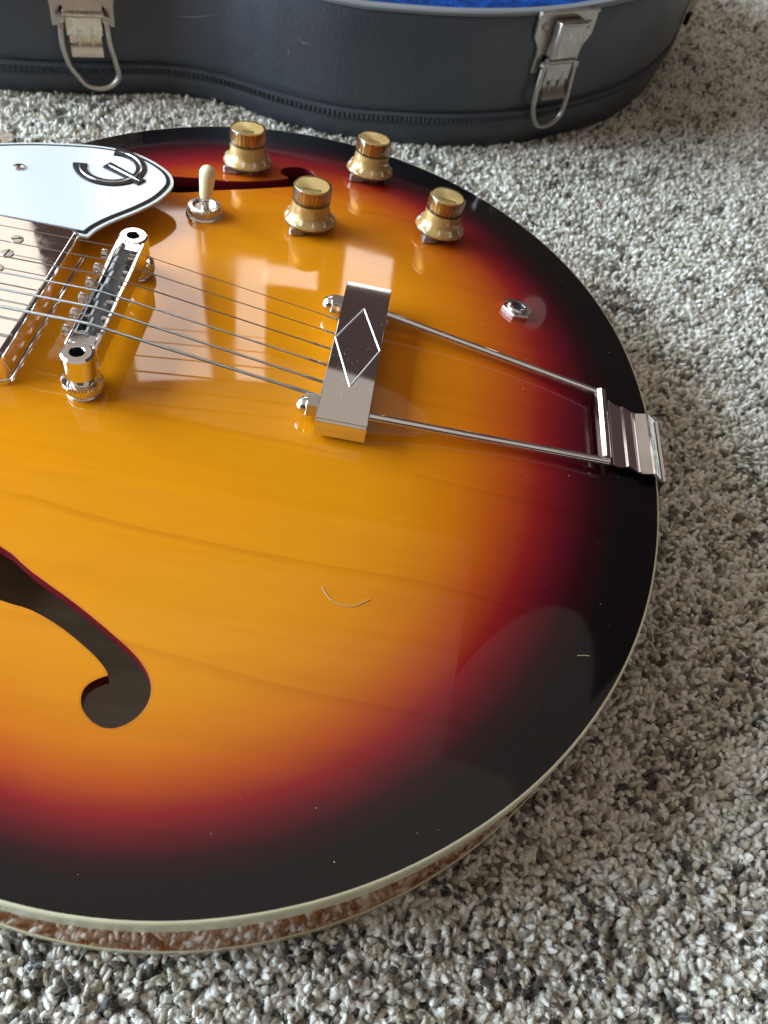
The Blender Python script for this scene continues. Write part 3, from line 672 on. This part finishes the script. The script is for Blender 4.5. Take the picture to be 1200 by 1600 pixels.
for i, y in enumerate(SY):
    lx = (pA[1] + pB[1]) / 2 - y; dy = [-2.3, -1.5, -.6, -1.6, -.7, .4][i]
    prf = [(-3.0, ZT - 6.3), (-3.0, ZT - 2.6), (-.35, ZT + 1.1), (.35, ZT + 1.1), (3.0, ZT - 2.6), (3.0, ZT - 6.3)] if i < 3 else [(-2.6, ZT - 6.3), (-2.6, ZT - 3.4), (-.4, ZT + 1.1), (.4, ZT + 1.1), (2.6, ZT - 3.4), (2.6, ZT - 6.3)]
    V = [Mb @ Vector((lx + s_ * 4.1, dy + a, z)) for s_ in (-1, 1) for a, z in prf]; n_ = len(prf)
    F = [tuple(range(n_))[::-1], tuple(range(n_, 2 * n_))] + [(k, (k + 1) % n_, n_ + (k + 1) % n_, n_ + k) for k in range(n_)]
    so = MB().add(V, F).build('saddle', M['saddle'], bridge, 20)
    SADX.append(Mb @ Vector((lx, dy, ZT + 1.1)))
    a_ = Mb @ Vector((lx, -9.6, ZT - 3.6)); c_ = Mb @ Vector((lx, 5.4, ZT - 3.6)); d1 = Mb @ Vector((lx, -6.0, ZT - 3.6)); e1 = Mb @ Vector((lx, -8.0, ZT - 3.6))
    sw = MB().tube([a_, a_ * .9 + d1 * .1, e1, e1 * .6 + d1 * .4], [2.1, 2.55, 2.55, 2.1], 14).tube([d1, c_], 1.15, 10)
    sw.build('saddle_screw', M['nickel'], bridge, 40)
for pt, nm in ((Vector((hl, 0, 0)), 1), (Vector((-hl, 0, 0)), -1)):
    g_ = Mb @ pt; zs = surf(g_.x, g_.y)
    def kn(r_, z, k, n): return r_ - (.6 if (k % 4 > 1 and r_ > 7.2) else 0)
    b1 = zs + 2.2
    MB().lathe([(4.4, b1 - .1), (7.0, b1), (7.4, b1 + .5), (7.4, b1 + 3.2), (6.9, b1 + 3.8), (4.4, b1 + 4.0)], 160, (g_.x, g_.y, 0), mod=kn).build('thumbwheel', M['chrome'], bridge, 25)
    MB().lathe([(3.9, zs - .5), (3.9, ZT - 9), (2.3, ZT - 9), (2.3, ZT - 4.6), (0, ZT - 4.6)], 24, (g_.x, g_.y, 0)).build('post', M['nickel'], bridge)
    MB().lathe([(2.5, ZT - 1.3), (2.45, ZT - 3.9), (0, ZT - 3.85)], 24, (g_.x, g_.y, 0), cap=False).build('post_hole', M['dark'], bridge)  # dark cup painted as the shade in the hole
    MB().lathe([(6.3, zs - .6), (6.5, zs + .7), (6.0, zs + 1.2), (3.9, zs + 1.2)], 36, (g_.x, g_.y, 0)).build('bushing', M['nickel'], bridge)

# ------------------------------------------------------------------ tailpiece
TY0, TY1, TX0, TX1, TZ = -38.2, 44.0, 86.0, 105.2, 23.6
t_ = MB().box((TX0, TY0, TZ - 1.6), (TX1, TY1, TZ), .35)
t_.box((TX0, TY0, TZ - 8.5), (TX0 + 1.6, TY1, TZ - .6), .3).box((TX1 - 1.6, TY0 + .01, TZ - 8.5), (TX1 - .01, TY1 - .01, TZ - .6), .3)
t_.box((TX0 + .02, TY0 - .9, TZ - 8.4), (TX1 - .02, TY0 + .8, TZ - .9), .5).box((TX0 + .02, TY1 - 1.6, TZ - 8.4), (TX1 - .02, TY1 + .3, TZ - .9), .3)
tail = t_.build('tailpiece', M['mirror'], gtr, 30)
DI = [(95.4, 27.6), (86.6, 6.4), (96.0, -19.6), (104.8, 3.6)]
dr = MB()
for i in range(4):
    a_, c_ = np.array(DI[i]), np.array(DI[(i + 1) % 4]); nn = (c_ - a_) / np.linalg.norm(c_ - a_); pp = np.array([-nn[1], nn[0]]) * .42
    V = [(*(a_ - pp), TZ - .02), (*(a_ + pp), TZ - .02), (*a_, TZ + .42), (*(c_ - pp), TZ - .02), (*(c_ + pp), TZ - .02), (*c_, TZ + .42)]
    dr.add(V, [(0, 2, 5, 3), (2, 1, 4, 5), (0, 1, 2), (3, 5, 4)])
dr.build('diamond_ridge', M['ridge'], tail, 20)
HG = [(200.6, 20.4), (200.8, -17.6)]; HZ = 9.6
for k, y in ((0, 32.6), (1, -28.8)):
    y2 = HG[k][1] + (-1.8 if k == 0 else 1.5); x2 = 200.4; ed = 2.6 if k == 0 else -2.8
    pth = [(TX0 - 2, y, TZ - 4.6), (TX1, y, TZ - 4.6), (TX1 + 30, y + (y2 + ed - y) * .33, TZ - 4.6 - (TZ - 4.6 - HZ) * .33), (x2 - 4, y2 + ed, HZ + .3), (x2 - 1.2, y2 + ed * .8, HZ), (x2, y2, HZ), (x2, 2, HZ)]
    pc = catmull(pth[2:], 5, False)
    MB().tube([pth[0], pth[1]] + [tuple(p_) for p_ in pc], 1.75, 14).build('rod', M['chrome'], tail)
    an = Matrix.Translation((TX0 - .1, y, TZ - 4.6)) @ Matrix.Rotation(-math.pi / 2, 4, 'Y')
    MB().lathe([(4.4, 0), (4.4, 4.0), (3.9, 4.4)], 6, M=an @ Matrix.Rotation(.3, 4, 'Z')).lathe([(3.7, 4.0), (3.7, 5.0), (3.3, 6.4), (2.3, 7.6), (1.1, 8.2), (0, 8.3)], 20, M=an).build('acorn_nut', M['chrome'], tail, 30)
# hinge: rolled tube, then a plate stepping down over the tail in ridges
hp = [(198.0, 8.6), (197.8, 10.2), (198.5, 11.8), (200.0, 12.6), (201.8, 12.3), (203.0, 11.0), (203.5, 9.4), (205.0, 7.6), (207.6, 6.6), (210.4, 6.8), (211.2, 7.5), (212.0, 7.0), (216.4, 5.0), (217.0, 5.7), (217.7, 4.6), (222.2, 5.75), (222.8, 6.3), (223.4, 5.5), (227.6, 2.6), (228.6, 2.9), (229.3, 1.6), (229.4, -2), (229.4, -30)]
def hy(x): return np.interp(x, [198, 203.5, 208, 211, 229], [20.9, 20.9, 18.9, 17.9, 18.4]), np.interp(x, [198, 203.5, 208, 211, 229], [-18.3, -18.3, -17.2, -16.6, -16.6])
V = []; F = []; k = len(hp)
for dz in (0, -1.0):
    for i, (x, z) in enumerate(hp):
        a0 = np.array(hp[max(i - 1, 0)]); a1 = np.array(hp[min(i + 1, k - 1)]); tt = a1 - a0; tt = tt / np.linalg.norm(tt); nn = np.array([-tt[1], tt[0]]) * dz
        ya, yb = hy(x); V += [(x + nn[0], float(ya), z + nn[1]), (x + nn[0], float(yb), z + nn[1])]
for i in range(k - 1):
    F += [(2 * i, 2 * i + 1, 2 * i + 3, 2 * i + 2), (2 * k + 2 * i, 2 * k + 2 * i + 2, 2 * k + 2 * i + 3, 2 * k + 2 * i + 1), (2 * i, 2 * i + 2, 2 * k + 2 * i + 2, 2 * k + 2 * i), (2 * i + 1, 2 * k + 2 * i + 1, 2 * k + 2 * i + 3, 2 * i + 3)]
MB().add(V, F).build('hinge_plate', M['chrome'], tail, 28)

# ------------------------------------------------------------------ strings
RAD = [.16, .20, .27, .36, .46, .58]; TYS = [21.6, 12.4, 2.8, -6.8, -16.6, -24.6]; NYS = [17.5, 10.5, 3.5, -3.5, -10.5, -17.5]
for i in range(6):
    sd = SADX[i]; r_ = RAD[i]
    pth = [(-668, NYS[i] * 1.2, 24), (-629, NYS[i], 27.4), (sd.x - 1, sd.y, sd.z + r_ * .7), (sd.x, sd.y, sd.z + r_ * .6), (sd.x + 1, sd.y, sd.z + r_ * .3), (TX0 + .8, TYS[i], TZ - 3.2)]
    st = MB().tube(pth, r_, 8).build('string', M['wound'] if i > 2 else M['steel'], gtr)
    # twisted wrap at the ball end
    dv = Vector(pth[-1]) - Vector(pth[-2]); dv.normalize(); ln = [6, 5, 9, 9, 8, 13][i]; e0 = Vector(pth[-1]) - dv * (ln + .5); hp_ = []
    s1 = dv.cross(Vector((0, 0, 1))).normalized(); s2 = dv.cross(s1)
    for k in range(int(ln * 7)):
        a = k * 1.05; hp_.append(e0 + dv * (k / 7) + (s1 * math.cos(a) + s2 * math.sin(a)) * (r_ + .18))
    MB().tube(hp_, .2, 5).build('ball_end_wrap', M['steel'], st)

# ------------------------------------------------------------------ controls
def text_mesh(txt, size, name):
    cu = bpy.data.curves.new('t', 'FONT'); cu.body = txt; cu.size = size; cu.align_x = 'CENTER'; cu.align_y = 'CENTER'; cu.extrude = size * .03
    o = bpy.data.objects.new('t', cu); C.objects.link(o); dg = bpy.context.evaluated_depsgraph_get(); dg.update()
    me_ = bpy.data.meshes.new_from_object(o.evaluated_get(dg)); V = [v.co.copy() for v in me_.vertices]; F = [tuple(p_.vertices) for p_ in me_.polygons]
    bpy.data.objects.remove(o); bpy.data.curves.remove(cu); return V, F
VT = text_mesh('VOLUME', 2.3, 'v'); TT = text_mesh('TONE', 2.3, 't'); DG = {d_i: text_mesh(str(d_i), 3.3, 'd') for d_i in range(11)}
KB = 3.6   # the skirt hangs this far above the top
outer = [(12.2, KB), (12.45, KB + .6), (12.2, KB + 1.4), (11.2, KB + 2.5), (10.1, KB + 3.7), (9.35, KB + 5.2), (9.0, KB + 7.0), (8.9, KB + 10), (8.85, KB + 16.6), (8.5, KB + 17.1), (0, KB + 17.2)]
inner = [(11.5, KB + .35), (11.55, KB + .9), (10.5, KB + 1.9), (9.4, KB + 3.1), (8.7, KB + 4.7), (8.4, KB + 6.8), (8.3, KB + 9.4)]
def glathe(prof, n=64, mod=None, M=None):
    q_ = MB(); q_.zoff = 0; return q_.lathe(prof, n, M=M, mod=mod)
def lmesh(b, name, mt, ang=35): return b.mesh(name, mt, (0, 0, 0), ang)
k_clear = lmesh(glathe([(11.75, KB + .05)] + outer), 'control_knob', M['clear'], 40)
k_gold = lmesh(glathe(inner), 'gold_core', M['gold'], 40)
k_cav = lmesh(glathe([(8.28, KB + 9.45), (0, KB + 9.5)]), 'shaded_floor', M['cavity'], 40)  # top of the gold core, coloured brown as if shaded
k_ins = lmesh(glathe([(6.2, KB + 9.75), (6.2, KB + 15.6)], 96, lambda r_, z, k, n: r_ * (1 if k % 4 < 2 else .88)), 'knurled_insert', M['brass'], 20)
kd = glathe([(7.62, KB + 15.9), (7.6, KB + 16.45), (4, KB + 16.1), (0, KB + 15.8)]); kd.lathe([(0, KB + 15.65), (7.5, KB + 15.7)], 64, mi=1, cap=False)
k_disc = lmesh(kd, 'gold_disc', [M['disc'], M['cavity']], 30)
nb = MB(); nb.zoff = 0
for d_i in range(11):
    a = math.radians(-110 + d_i * 30); V, F = DG[d_i]
    sl = math.atan2(1.25, 1.0)   # skirt slope
    Mt = Matrix.Rotation(a, 4, 'Z') @ Matrix.Translation((11.12, 0, KB + 2.92)) @ Matrix.Rotation(math.radians(52), 4, 'Y') @ Matrix.Rotation(math.pi / 2, 4, 'Z')
    nb.add([Mt @ v for v in V], F)
k_num = lmesh(nb, 'numeral_ring', M['numeral'])
def letter(T_):
    b_ = MB(); b_.zoff = 0; V, F = T_
    b_.add([(v.x, v.y - 4.3, v.z + KB + 16.42) for v in V], F); return lmesh(b_, 'lettering', M['ink'])
k_vol, k_ton = letter(VT), letter(TT)
pb = MB(); pb.zoff = 0
pb.prism([(-5, -4.5), (9.0, -4.2), (13.6, -.6), (13.6, .6), (9.0, 4.2), (-5, 4.5)], 0.5, 1.5, .2).prism([(8.6, -3.8), (13.7, -.5), (13.7, .5), (8.6, 3.8)], 1.4, 3.5, .3)
k_ptr = lmesh(pb, 'pointer', M['pointer'], 30)
k_shaft = lmesh(glathe([(6.2, -.6), (6.2, .6), (4.2, .7), (4.2, 2.2), (3, 2.3), (3, KB + 1)], 6 * 5), 'shaft', M['nickel'])
def knob(x, y, rz, lettering, pa, lab):
    M4 = frame(x, y, 0); M4.translation = (M4.translation + Vector((0, 0, Z0))) * S - wpos(gtr)
    o = link(bpy.data.objects.new('control_knob', k_clear), gtr); o.matrix_local = M4 @ Matrix.Rotation(rz, 4, 'Z'); o['label'] = lab
    for nm, me_ in (('gold_core', k_gold), ('shaded_floor', k_cav), ('knurled_insert', k_ins), ('gold_disc', k_disc), ('numeral_ring', k_num), ('shaft', k_shaft)):
        link(bpy.data.objects.new(nm, me_), o)
    l_ = link(bpy.data.objects.new('lettering', lettering), o); l_.rotation_euler[2] = -rz * .55
    p_ = link(bpy.data.objects.new('pointer', k_ptr), o); p_.rotation_euler[2] = pa - rz
knob(21.9, 142.8, .35, k_ton, math.radians(222), 'gold control knob nearest the pickguard along the far rim')
knob(82.7, 162.3, .0, k_ton, math.radians(230), 'gold control knob against the far rim')
knob(61.4, 97.1, .10, k_vol, math.radians(238), 'gold control knob beside the far sound hole')
knob(122.9, 116.0, -.2, k_vol, math.radians(240), 'gold control knob nearest the output jack')

# toggle switch
Mt = frame(13.0, 90.2) @ Matrix.Scale(1.22, 4)
sw = MB().lathe([(7.0, -.5), (7.0, .5), (6.4, .9)], 40, M=Mt).lathe([(6.1, .8), (6.3, 1.2), (6.3, 3.3), (5.8, 3.9), (4.4, 4.0), (3.4, 3.0), (0, 2.8)], 140, M=Mt, mod=lambda r_, z, k, n: r_ - (.4 if k % 4 > 1 and r_ > 6.05 else 0)).build('toggle_switch', M['nickel'], gtr, 25)
lean_ = frame(13.0, 90.2) @ Matrix.Translation((0, 0, .6)) @ Matrix.Scale(1.04, 4) @ Matrix.Rotation(math.radians(6), 4, 'Y')
MB().lathe([(1.7, 2.6), (1.7, 8.2)], 16, M=lean_).build('lever_shaft', M['chrome'], sw)
MB().lathe([(0, 7.2), (2.3, 7.3), (2.7, 8.2), (2.9, 11), (3.25, 15), (3.5, 18), (3.4, 19.6), (2.8, 21.0), (1.6, 21.9), (0, 22.2)], 28, M=lean_).build('switch_tip', M['ivory'], sw, 60)
# output jack
Mj = frame(163.3, 66.4, .25)
jk = MB().lathe([(7.4, -.4), (7.4, 1.9), (6.9, 2.5), (4.6, 2.6)], 6, M=Mj, cap=False); jo = jk.build('output_jack', M['nickel'], gtr, 25)
MB().lathe([(2.8, 2.6), (2.9, 3.5), (3.3, 3.7), (4.4, 3.6), (4.9, 3.1), (4.9, 2.4)], 36, M=Mj, cap=False).build('jack_sleeve', M['chrome'], jo, 40)
MB().lathe([(2.85, 3.1), (2.8, 2.6), (2.7, -3.0), (0, -3.0)], 24, M=Mj).build('jack_socket', M['dark'], jo)  # bore coloured dark to stand for its shade

# ------------------------------------------------------------------ loose bits on the top
hr = catmull([(99.8, -100.6), (102.9, -104.2), (107.4, -105.7), (111.5, -105.0), (115.7, -101.8)], 6, False)
ho = MB().tube([(p_[0], p_[1], surf(*p_) + .12) for p_ in hr], .10, 6).build('stray_hair', M['hair']); tag(ho, 'short pale curved hair lying on the amber guitar top', 'hair')
ho2 = MB().tube([(p_[0], p_[1], surf(*p_) + .12) for p_ in [(188, -104.5), (190, -103.9), (192.5, -103.4)]], .13, 6).build('lint_fibre', M['hair']); tag(ho2, 'tiny straight pale fibre lying on the black edge of the guitar', 'lint')
du = MB(); rg = np.random.default_rng(3)
def fleck(x, y, z, r_):
    a0 = rg.uniform(0, 6.28); V = [(x + r_ * rg.uniform(.6, 1.2) * math.cos(a0 + k * 1.256), y + r_ * rg.uniform(.6, 1.2) * math.sin(a0 + k * 1.256), z + .015 + rg.uniform(0, .05)) for k in range(5)] + [(x, y, z + .10)]
    du.add(V, [(k, (k + 1) % 5, 5) for k in range(5)])
for _ in range(260):
    x, y = rg.uniform(-40, 224), rg.uniform(-200, 170)
    if sfrac(x, y)[0] > .985 or any(inside(offset(f_l, 1), np.array([x]), np.array([y]))[0] for f_l in FHOLES): continue
    if TX0 - 1 < x < TX1 + 1 and TY0 - 2 < y < TY1 + 2: continue
    fleck(x, y, surf(x, y), rg.choice([.07, .09, .12, .18], p=[.45, .3, .18, .07]))
for _ in range(90):
    x, y = rg.uniform(TX0 + 1, TX1 - 1), rg.normal(-14, 12)
    if TY0 + 2 < y < TY1 - 2: fleck(x, y, TZ, rg.choice([.07, .1, .16], p=[.6, .3, .1]))
do = du.build('dust', M['dust']); tag(do, 'pale dust specks scattered over the glossy guitar top', 'dust', 'stuff')
